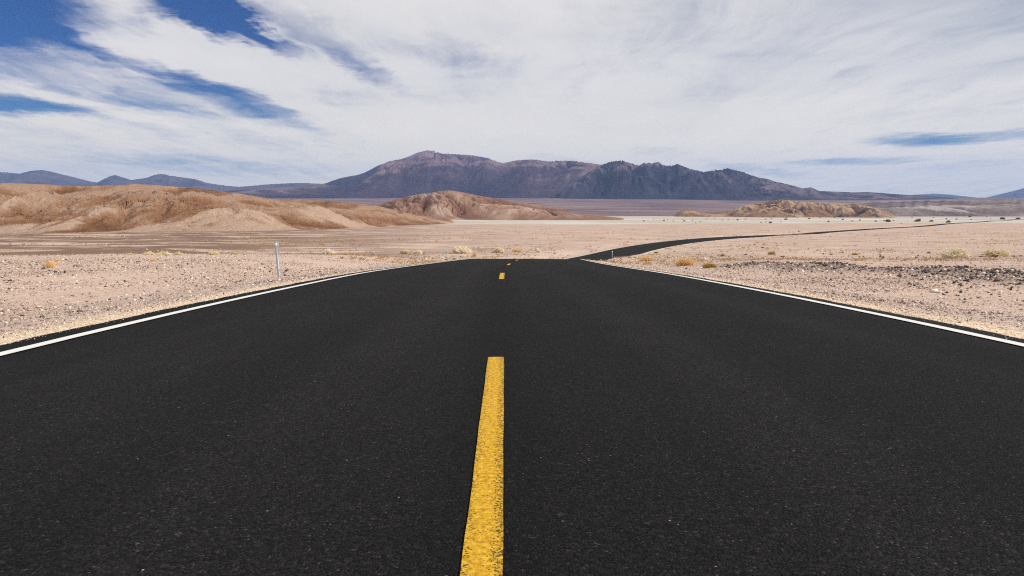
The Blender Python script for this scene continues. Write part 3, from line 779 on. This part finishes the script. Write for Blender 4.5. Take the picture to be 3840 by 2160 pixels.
ss_.append(0.0036 * (rng.pareto(2.6, n) + 1).clip(0, 3) * np.clip(yr / 9.0, 0.8, 3)); ts_.append(rng.uniform(0.4, 1.0, n))
o = link('gravel', stones('gravel', np.concatenate(xs_), np.concatenate(ys_), np.concatenate(ss_), np.concatenate(ts_), m_stone, z=np.concatenate(zs_)))
tag(o, 'loose pinkish grey and dark stones littering both road shoulders', 'gravel', kind='stuff')
# windrow of dark rubble to the right
n = 7000
y = rng.uniform(8.0, 36.0, n); y = np.where(rng.uniform(0, 1, n) < 0.35, rng.uniform(13, 24, n), y)
bx = np.interp(y, [b_[0] for b_ in BERM], [b_[1] for b_ in BERM]) + 0.35 * np.sin(y * 0.9)
x = bx + rng.normal(0.0, 0.5, n) + np.where(rng.uniform(0, 1, n) < 0.25, rng.normal(0, 1.2, n), 0)
size = np.minimum(0.018 * (rng.pareto(2.4, n) + 1), 0.058) * (0.7 + 0.3 * sm(y, 12, 20))
tint = np.where(rng.uniform(0, 1, n) < 0.66, rng.uniform(0.0, 0.17, n), rng.uniform(0.25, 0.8, n))
tint = np.where(rng.uniform(0, 1, n) < 0.06, 1.0, tint)
o = link('rubble', stones('rubble', x, y, size, tint, m_stone, ICO, flat=0.75))
tag(o, 'long low windrow of dark broken stones crossing the desert right of the road', 'rubble', kind='stuff')
# stones big enough to pick out
for u, v, wpx, tint, lab in (
        (281, 1001, 17, 0.13, 'reddish brown rock among the gravel, left one of a close pair left of the road'),
        (298, 1000, 15, 0.24, 'grey rock close beside a reddish brown rock on the left gravel'),
        (211, 1022, 21, 0.03, 'long flat dark rock lying on the left gravel below the golden tuft'),
        (243, 1023, 12, 0.0, 'small black rock just right of the long flat dark rock'),
        (162, 1010, 15, 0.10, 'dark angular rock under the left edge of the golden tuft'),
        (515, 984, 20, 0.16, 'brown rock on the left gravel far behind the close pair of rocks'),
        (38, 1055, 15, 0.05, 'dark rock nearest the left edge of the photo'),
        (3537, 1066, 12, 0.02, 'small dark rock below the stone windrow, left of its darker twin'),
        (3577, 1063, 17, 0.0, 'blackest rock lying below the stone windrow at right'),
        (3551, 1099, 11, 0.02, 'dark rock lying beside a pale flat stone on the right shoulder'),
        (3506, 1097, 34, 0.98, 'long pale flat stone lying on the right gravel shoulder'),
        (3717, 1107, 10, 0.0, 'lone black stone on the right shoulder nearest the photo edge'),
        (2642, 973, 15, 1.0, 'bright white rock above the golden grass tufts right of the road')):
    p = at(u, v)
    sz = wpx * 0.5 * p.y / F_PX
    me = stones('rock', np.array([0.0]), np.array([0.0]), np.array([sz]), np.array([tint]), m_stone, ico(2), flat=0.42 if wpx > 19 else 0.8)
    zc_ = float(terrain(np.array([0.0]), np.array([0.0]))[0])
    me.transform(__import__('mathutils').Matrix.Translation((0, 0, -zc_)))
    o = link('rock', me); o.location = p
    tag(o, lab, 'rock')

# ------------------------------------------------------------------ shrubs and grass
def plant_mat(name, c0, c1, c2):
    m, nt = new_mat(name)
    rnd = nt.n('ShaderNodeNewGeometry').outputs['Random Per Island']
    c = nt.ramp(rnd, [(0.0, c0), (0.5, c1), (1.0, c2)])
    d = nt.n('ShaderNodeBsdfDiffuse', {'Color': c, 'Roughness': 1.0})
    tr = nt.n('ShaderNodeBsdfTranslucent', {'Color': c})
    mx = nt.n('ShaderNodeMixShader', {0: 0.42}); nt.t.links.new(d.outputs[0], mx.inputs[1]); nt.t.links.new(tr.outputs[0], mx.inputs[2])
    o_ = nt.n('ShaderNodeOutputMaterial'); nt.t.links.new(mx.outputs[0], o_.inputs[0])
    return m
m_pale = plant_mat('pale_twigs', (0.84, 0.74, 0.56), (0.92, 0.84, 0.68), (0.96, 0.91, 0.78))
m_buff = plant_mat('buff_twigs', (0.70, 0.59, 0.38), (0.82, 0.72, 0.50), (0.90, 0.82, 0.62))
m_gold = plant_mat('golden_grass', (0.76, 0.53, 0.24), (0.86, 0.66, 0.35), (0.94, 0.78, 0.50))
m_oliv = plant_mat('olive_gold_grass', (0.36, 0.22, 0.04), (0.54, 0.36, 0.07), (0.70, 0.50, 0.14))
m_rust = plant_mat('rust_grass', (0.20, 0.10, 0.035), (0.32, 0.18, 0.06), (0.46, 0.29, 0.12))
m_green = plant_mat('dark_green_leaves', (0.15, 0.14, 0.065), (0.25, 0.225, 0.11), (0.37, 0.33, 0.17))
m_wood = plant_mat('dead_wood', (0.07, 0.05, 0.035), (0.13, 0.09, 0.06), (0.2, 0.15, 0.1))
def strips(P0, P1, P2, wd, rg, out=None):
    n = len(P0)
    d = P2 - P0
    sd = np.cross(d, rg.normal(0, 1, (n, 3)) if out is None else out + rg.normal(0, 0.35, (n, 3))); sd /= np.linalg.norm(sd, axis=1, keepdims=True) + 1e-9
    sd *= wd[:, None]
    V = np.stack([P0 - sd * 0.6, P0 + sd * 0.6, P1 - sd, P1 + sd, P2 - sd * 0.35, P2 + sd * 0.35], 1).reshape(-1, 3)
    b = np.arange(n)[:, None] * 6
    return V, np.concatenate([b + np.array([0, 1, 3, 2]), b + np.array([2, 3, 5, 4])], 0)
def shrub_mesh(name, wdt, hgt, n, seed, mat, lobes=6, shell=0.55, wide=0.012):
    rg = np.random.default_rng(seed)
    lc = np.stack([rg.uniform(-0.34, 0.34, lobes) * wdt, rg.uniform(-0.3, 0.3, lobes) * wdt, rg.uniform(0.12, 0.5, lobes) * hgt], -1)
    lc[:, 2] *= 1.15 - 1.3 * np.abs(lc[:, 0]) / wdt
    lr = rg.uniform(0.2, 0.34, lobes)
    li = rg.integers(0, lobes, n)
    v = rg.normal(0, 1, (n, 3)); v /= np.linalg.norm(v, axis=1, keepdims=True)
    v[:, 2] = np.abs(v[:, 2]) * 0.9 - 0.12
    rad = rg.uniform(shell, 1.0, n) ** 0.7
    P2 = lc[li] + v * (rad * lr[li])[:, None] * np.array([wdt, wdt, hgt * 1.45])
    P2[:, 2] = np.maximum(P2[:, 2], 0.01)
    k = rg.uniform(0.45, 0.8, n)[:, None]
    P0 = P2 * k * np.array([1, 1, 0.9]) + rg.normal(0, 0.02 * wdt, (n, 3)); P0[:, 2] = np.maximum(P0[:, 2], 0)
    tg = rg.normal(0, 1, (n, 3)) * 0.11 * wdt
    P0 = P0 + tg; P0[:, 2] = np.maximum(P0[:, 2], 0)
    P1 = 0.5 * (P0 + P2) + rg.normal(0, 0.03 * wdt, (n, 3))
    V, Fs = strips(P0, P1, P2, rg.uniform(0.6, 1.4, n) * wide, rg, v + np.array([0.25, -0.35, 0.7]))
    return poly_mesh(name, V, Fs, mat)
def stem_mesh(wdt, hgt, seed, n=26):
    rg = np.random.default_rng(seed)
    P0 = np.stack([rg.normal(0, 0.03 * wdt, n), rg.normal(0, 0.03 * wdt, n), np.full(n, -0.03)], -1)
    an = rg.uniform(0, 6.283, n); r = rg.uniform(0.1, 0.36, n) * wdt
    P2 = np.stack([np.cos(an) * r, np.sin(an) * r, rg.uniform(0.3, 0.7, n) * hgt], -1)
    P1 = 0.55 * P2 * np.array([1, 1, 0.8]) + 0.45 * P0
    V, Fs = strips(P0, P1, P2, np.full(n, 0.012 * wdt + 0.004), rg)
    return poly_mesh('stem', V, Fs, m_wood)
def tuft_mesh(wdt, hgt, n, seed, mat, wide=0.006, name='grass_blades'):
    rg = np.random.default_rng(seed)
    cx = rg.choice(np.array([-0.28, -0.1, 0.08, 0.26]), n) * wdt * 0.9 + rg.normal(0, 0.08 * wdt, n)
    P0 = np.stack([cx, rg.normal(0, 0.12 * wdt, n), np.full(n, -0.01)], -1)
    an = rg.uniform(0, 6.283, n); sp = np.abs(rg.normal(0, 0.2, n)) * wdt
    hh = hgt * rg.uniform(0.45, 1.05, n) * np.clip(1.0 - 0.9 * (cx / wdt) ** 2 * 3, 0.3, 1)
    P2 = P0 + np.stack([np.cos(an) * sp, np.sin(an) * sp, hh], -1)
    P1 = P0 + (P2 - P0) * np.array([0.35, 0.35, 0.6])
    V, Fs = strips(P0, P1, P2, rg.uniform(0.6, 1.4, n) * wide, rg, np.stack([np.cos(an) + 0.5, np.sin(an) - 0.7, 0 * an + 0.6], -1))
    return poly_mesh(name, V, Fs, mat)
def shrub(u, v, wpx, hpx, mat, label, seed, n=900, group=None, lobes=6, shell=0.55, cat='shrub', name='desert_shrub', plume=False):
    p = at(u, v)
    wd, hg = 1.05 * wpx * p.y / F_PX, 1.1 * hpx * p.y / F_PX
    n = int(n * 1.7)
    e_ = bpy.data.objects.new(name, None); COL.objects.link(e_)
    e_.location = p; e_.empty_display_size = 0.2
    tag(e_, label, cat, group)
    link('foliage', shrub_mesh('foliage', wd, hg, n, seed, mat, lobes, shell, wide=0.021 * wd) if not plume else tuft_mesh(wd, hg, n, seed, mat, wide=0.015 * wd, name='foliage'), e_)
    link('stem', stem_mesh(wd, hg, seed), e_)
    return e_
def tuft(u, v, wpx, hpx, mat, label, seed, n=420, group=None, name='grass_tuft'):
    p = at(u, v)
    wd, hg = wpx * p.y / F_PX, hpx * p.y / F_PX
    o_ = link(name, tuft_mesh(wd, hg, n, seed, mat, wide=0.011 * wd))
    o_.location = p
    o_.name = name
    tag(o_, label, 'grass tuft', group)
    return o_
G = 'pale shrubs along the far rim of the left shoulder'
shrub(1232, 955, 46, 24, m_pale, 'pale cream dome shaped shrub just right of the nearest marker post', 1, group=G)
shrub(1519, 952, 34, 19, m_buff, 'darker buff shrub, left one of two side by side left of the second marker post', 2, group=G)
shrub(1569, 953, 34, 16, m_pale, 'smooth cream mound shrub, right one of two side by side left of the second post', 3, group=G)
shrub(1730, 951, 62, 28, m_pale, 'widest lumpy cream shrub, right beside the second marker post', 4, n=1300, group=G, lobes=9)
shrub(1872, 948, 36, 24, m_pale, 'cream shrub with brown base just left of the thin third marker post', 5, group=G)
shrub(2016, 946, 22, 20, m_pale, 'small upright cream shrub near the far edge of the bending road', 6, group=G)
shrub(799, 955, 38, 15, m_buff, 'flat buff shrub on the rim left of the nearest marker post', 7, group=G)
shrub(887, 954, 20, 12, m_buff, 'tiny buff shrub between the flat buff shrub and the nearest marker post', 8, group=G, n=400)
for i, (u, wp, hp, lab) in enumerate(((490, 26, 10, 'smallest and leftmost low cream shrub in the row far left of the marker post'), (556, 42, 13, 'second low cream shrub from the left in the row far left of the marker post'),
                                      (617, 50, 14, 'widest low cream shrub in the row far left of the marker post'), (671, 36, 14, 'rightmost low cream shrub in the row far left of the marker post'))):
    shrub(u, 956, wp, hp * 0.8, m_buff, lab, 20 + i, n=300, group=G)
tuft(1780, 963, 20, 17, m_gold, 'round golden tuft right of the widest lumpy cream shrub', 31)
tuft(187, 1004, 44, 28, m_gold, 'largest golden grass tuft on the left gravel near the photo edge', 32, n=600)
tuft(216, 981, 26, 11, m_gold, 'small faint golden tuft just above the largest tuft on the left gravel', 33)
tuft(576, 980, 28, 11, m_gold, 'low golden tuft on the left gravel midway to the nearest marker post', 34)
tuft(1940, 945, 44, 16, m_gold, 'wide sparse golden grass patch between the third post and the bending road', 35, n=220)
tuft(2424, 979, 60, 24, m_gold, 'pale sparse golden grass, leftmost of three tufts right of the road', 36, n=300)
tuft(2571, 996, 76, 31, m_gold, 'tall feathery golden grass, middle of three tufts right of the road', 37, n=1100)
tuft(2661, 1004, 54, 18, m_oliv, 'low olive gold tuft, rightmost of three tufts right of the road', 38, n=800)
shrub(3582, 968, 88, 36, m_pale, 'large cream feathery shrub on the right plain beyond the stone windrow', 41, n=1500, plume=True)
shrub(3738, 962, 84, 28, m_buff, 'sparse yellowish shrub right of the large cream shrub on the right plain', 42, n=420, lobes=7, shell=0.3)
G = 'low rust brown tufts dotting the right plain'
ORD = ['leftmost', 'second', 'third', 'fourth', 'fifth', 'sixth', 'seventh', 'eighth', 'ninth', 'tenth', 'eleventh', 'twelfth', 'thirteenth', 'fourteenth', 'fifteenth', 'sixteenth', 'seventeenth',
       'eighteenth', 'nineteenth', 'twentieth', 'twenty first', 'twenty second', 'twenty third', 'twenty fourth']
def ranked(i, n):                  # place in a row, read from its nearer end
    if i == 0: return 'leftmost'
    if i == n - 1: return 'rightmost'
    return ORD[i] + ' from the left' if i < (n + 1) // 2 else ORD[n - 1 - i] + ' from the right'
RT = sorted(((2710, 960, 18, 8), (2798, 957, 13, 6), (2936, 964, 20, 6), (3087, 954, 10, 7), (3117, 956, 17, 6), (3483, 950, 18, 8), (3679, 964, 15, 7), (3546, 961, 12, 5),
             (3732, 966, 15, 11), (3800, 962, 14, 6), (3828, 961, 14, 6), (2460, 950, 20, 8), (3010, 972, 12, 5), (3160, 948, 14, 5), (3300, 955, 13, 5), (2860, 930, 14, 6), (3560, 936, 14, 5)))
for i, (u, v, wp, hp) in enumerate(RT):
    tuft(u, v, wp, hp, m_rust, 'low rust brown tuft on the right plain, %s of these tufts' % ranked(i, len(RT)), 60 + i, n=160, group=G)
tuft(2894, 955, 34, 14, m_oliv, 'pair of thin olive tufts grown together above the stone windrow', 81, n=240)
tuft(3206, 956, 32, 8, m_oliv, 'flat olive tuft in the middle of the right plain', 82, n=240)

# thin dead grass thinly covering the plain
rg_ = np.random.default_rng(505)
n = 9000
y = np.exp(rg_.uniform(math.log(42), math.log(420), n)); x = rg_.uniform(-0.72, 0.72, n) * y
s, t = road_coords(x, y)
k_ = (np.where(t > 0, t - RIGHT_EDGE, LEFT_EDGE - t) > 1.0) & (fbm(x / 22., y / 22., 3, 606) > 0.05)
x, y = x[k_], y[k_]; n = len(x)
zg = terrain(x, y)
m_ = 7
sz = np.repeat(rg_.uniform(0.10, 0.34, n) * np.clip(y / 110.0, 0.7, 1.6), m_)
B0 = np.stack([np.repeat(x, m_), np.repeat(y, m_), np.repeat(zg, m_)], -1) + rg_.normal(0, 0.35, (n * m_, 3)) * sz[:, None] * np.array([1, 1, 0])
B2 = B0 + np.stack([rg_.normal(0, 0.45, n * m_), rg_.normal(0, 0.45, n * m_), rg_.uniform(0.35, 0.9, n * m_)], -1) * sz[:, None]
V, Fs = strips(B0, 0.5 * (B0 + B2), B2, 0.10 * sz, rg_, np.array([[0.4, -0.6, 0.6]]))
o = link('dry_grass', poly_mesh('dry_grass', V, Fs, plant_mat('dead_grass', (0.30, 0.18, 0.08), (0.52, 0.36, 0.18), (0.72, 0.55, 0.32))))
tag(o, 'thin dead yellow brown grass sprinkled over the open plain', 'grass', kind='stuff')

# far desert bushes on the pale basin
far_meshes = []
for i in range(5):
    me_f = shrub_mesh('foliage', 1.0, 0.62, 260, 200 + i, m_green, 6, 0.4, wide=0.045)
    me_s = stem_mesh(1.0, 0.62, 230 + i, 12)
    far_meshes.append((me_f, me_s))
FB = [(2414, 830, 10), (2490, 828, 11), (2504, 826, 7), (2526, 830, 8), (2566, 830, 12), (2597, 827, 9), (2627, 833, 9), (2609, 837, 7), (2709, 826, 9), (2731, 823, 8), (2765, 826, 12), (2795, 823, 9),
      (2871, 823, 9), (2854, 836, 8), (2872, 834, 8), (2928, 833, 7), (2893, 820, 8), (3034, 821, 12), (3107, 832, 11), (3160, 824, 12), (3196, 830, 11), (3225, 827, 12), (3285, 831, 12),
      (3316, 829, 10), (3350, 828, 8), (3492, 831, 17), (3548, 822, 11), (3588, 823, 11), (3641, 825, 8), (3637, 814, 14), (3380, 839, 6), (3715, 822, 7), (3700, 812, 8), (3240, 816, 11), (3207, 815, 11),
      (3420, 816, 7), (3500, 817, 7), (2560, 823, 6), (2650, 822, 6), (2680, 820, 6), (2450, 822, 6), (2950, 818, 7), (2990, 818, 6), (3075, 817, 8), (3130, 817, 7), (3290, 813, 6), (3330, 814, 6), (3560, 811, 7), (3600, 810, 6)]
BIG = [(2218 / 3.22 + 2200, 837, 13, 'round dark green bush left of the golden badlands on the pale basin'), (2947, 824, 13, 'dark green bush in front of the left end of the golden badlands'), (3329, 832, 20, 'wide dark green bush right below the golden badlands'),
       (3440, 831, 22, 'widest dark green bush on the basin above the far road'), (3556, 835, 19, 'tall dark green bush standing closest above the far end of the road'),
       (3760, 823, 18, 'left one of two dark green bushes at the far right of the basin'), (3816, 822, 16, 'right one of two dark green bushes at the far right of the basin'),
       (2996, 869, 8, 'single small dark bush on the plain just above the far road'), (3297, 897, 5, 'tiny dark bush alone on the plain below the far road')]
def far_bush(i, u, v, wpx, label, group):
    p = at(u, v)
    s = wpx * p.y / F_PX
    e_ = bpy.data.objects.new('desert_bush', None); COL.objects.link(e_)
    e_.location = p; e_.scale = (s, s, s * 1.0); e_.rotation_euler = (0, 0, i * 1.7)
    tag(e_, label, 'bush', group)
    f_, s_ = far_meshes[i % 5]
    link('foliage', f_, e_); link('stem', s_, e_)
for rname, lo, hi in (('nearest row', 828.5, 999), ('middle row', 822.5, 828.5), ('farthest row', 0, 822.5)):
    row = sorted(b_ for b_ in FB if lo < b_[1] <= hi)
    for i, (u, v, wp) in enumerate(row):
        far_bush(i, u, v, wp * 0.85, 'small dark bush %s in the %s on the pale basin' % (ranked(i, len(row)), rname), 'green bushes scattered over the pale basin')
for i, (u, v, wp, lab) in enumerate(BIG):
    far_bush(i + 3, u, v, wp * 1.1, lab, None)

# ------------------------------------------------------------------ marker posts
def metal(name, c, rough, met):
    m, nt = new_mat(name)
    pos = nt.n('ShaderNodeTexCoord').outputs['Object']
    n_ = nt.noise(pos, 18.0, 5, 0.6)
    cc = nt.ramp(n_, [(0.3, tuple(x_ * 0.8 for x_ in c)), (0.7, tuple(min(1, x_ * 1.12) for x_ in c))])
    b = nt.n('ShaderNodeBsdfPrincipled', {'Base Color': cc, 'Roughness': rough, 'Metallic': met})
    o_ = nt.n('ShaderNodeOutputMaterial'); nt.t.links.new(b.outputs[0], o_.inputs[0])
    return m
m_galv = metal('galvanised_steel', (0.30, 0.36, 0.41), 0.5, 0.35)
m_refl = metal('white_reflective_sheet', (0.82, 0.84, 0.86), 0.35, 0.0)
m_plate = metal('aged_aluminium', (0.52, 0.50, 0.46), 0.45, 0.3)
def prism(outline, z0, z1, top=True):
    n = len(outline)
    V = [(x, y, z0) for x, y in outline] + [(x, y, z1) for x, y in outline]
    Fq = [(i, (i + 1) % n, n + (i + 1) % n, n + i) for i in range(n)]
    return V, Fq
def channel_post(h, wd):
    r, th = wd / 2, 0.006
    ot = [(r * math.sin(a_), -r * 0.75 * math.cos(a_)) for a_ in np.linspace(-1.75, 1.75, 13)]
    it = [((r - th) * math.sin(a_), -(r - th) * 0.75 * math.cos(a_)) for a_ in np.linspace(1.7, -1.7, 13)]
    V, Fq = prism(ot + it, -0.25, h)
    n = 26
    Fq += [(n + i, n + i + 1, n + 24 - i, n + 25 - i) for i in range(12)]
    return poly_mesh('post', V, Fq, m_galv)
def box(name, x0, x1, y0, y1, z0, z1, mat):
    V = [(x, y, z) for z in (z0, z1) for y in (y0, y1) for x in (x0, x1)]
    Fq = [(0, 2, 3, 1), (4, 5, 7, 6), (0, 1, 5, 4), (2, 6, 7, 3), (0, 4, 6, 2), (1, 3, 7, 5)]
    return poly_mesh(name, V, Fq, mat)
def curved_sheet(wd, z0, z1):
    r = wd / 2 + 0.003
    a_ = np.linspace(-1.15, 1.15, 9)
    ot = [(r * math.sin(q), -r * 0.75 * math.cos(q)) for q in a_] + [((r - 0.002) * math.sin(q), -(r - 0.002) * 0.75 * math.cos(q)) for q in a_[::-1]]
    V, Fq = prism(ot, z0, z1)
    Fq += [(18 + i, 18 + i + 1, 18 + 16 - i, 18 + 17 - i) for i in range(8)] + [(i + 1, i, 17 - i, 16 - i) for i in range(8)]
    return poly_mesh('reflector', V, Fq, m_refl)
PG = 'roadside marker posts'
def marker(u, v, label, lean=0.0, first=None, big=False):
    p = at(u, v)
    e_ = bpy.data.objects.new('marker_post', None); COL.objects.link(e_)
    e_.location = p; e_.rotation_euler = (0, lean, 0); e_.empty_display_size = 0.2
    tag(e_, label, 'marker post', PG)
    if first is not None:
        for ch in first.children:
            c_ = ch.copy(); COL.objects.link(c_); c_.parent = e_
        return e_
    link('post', channel_post(1.17, 0.074), e_)
    if big:
        link('reflector', box('reflector', -0.05, 0.05, -0.036, -0.0305, 0.82, 1.15, m_refl), e_)
    else:
        link('reflector', curved_sheet(0.074, 1.01, 1.10), e_)
        link('back_plate', box('back_plate', 0.042, 0.068, -0.004, 0.008, 0.83, 1.13, m_plate), e_)
    return e_
p1 = marker(1046, 1040, 'nearest and tallest looking grey metal marker post on the left gravel', -0.055)
marker(1676, 976, 'thin grey marker post beside the widest lumpy cream shrub, second along the left shoulder', -0.01, first=p1)
marker(1905, 968, 'thin distant marker post left of where the road drops over the crest', 0.0, first=p1)
marker(2081, 951, 'faintest farthest marker post by the far edge of the bending road', 0.0, first=p1)
marker(2296, 969, 'white topped marker post on the right, in front of the bending black road', -0.02, big=True)
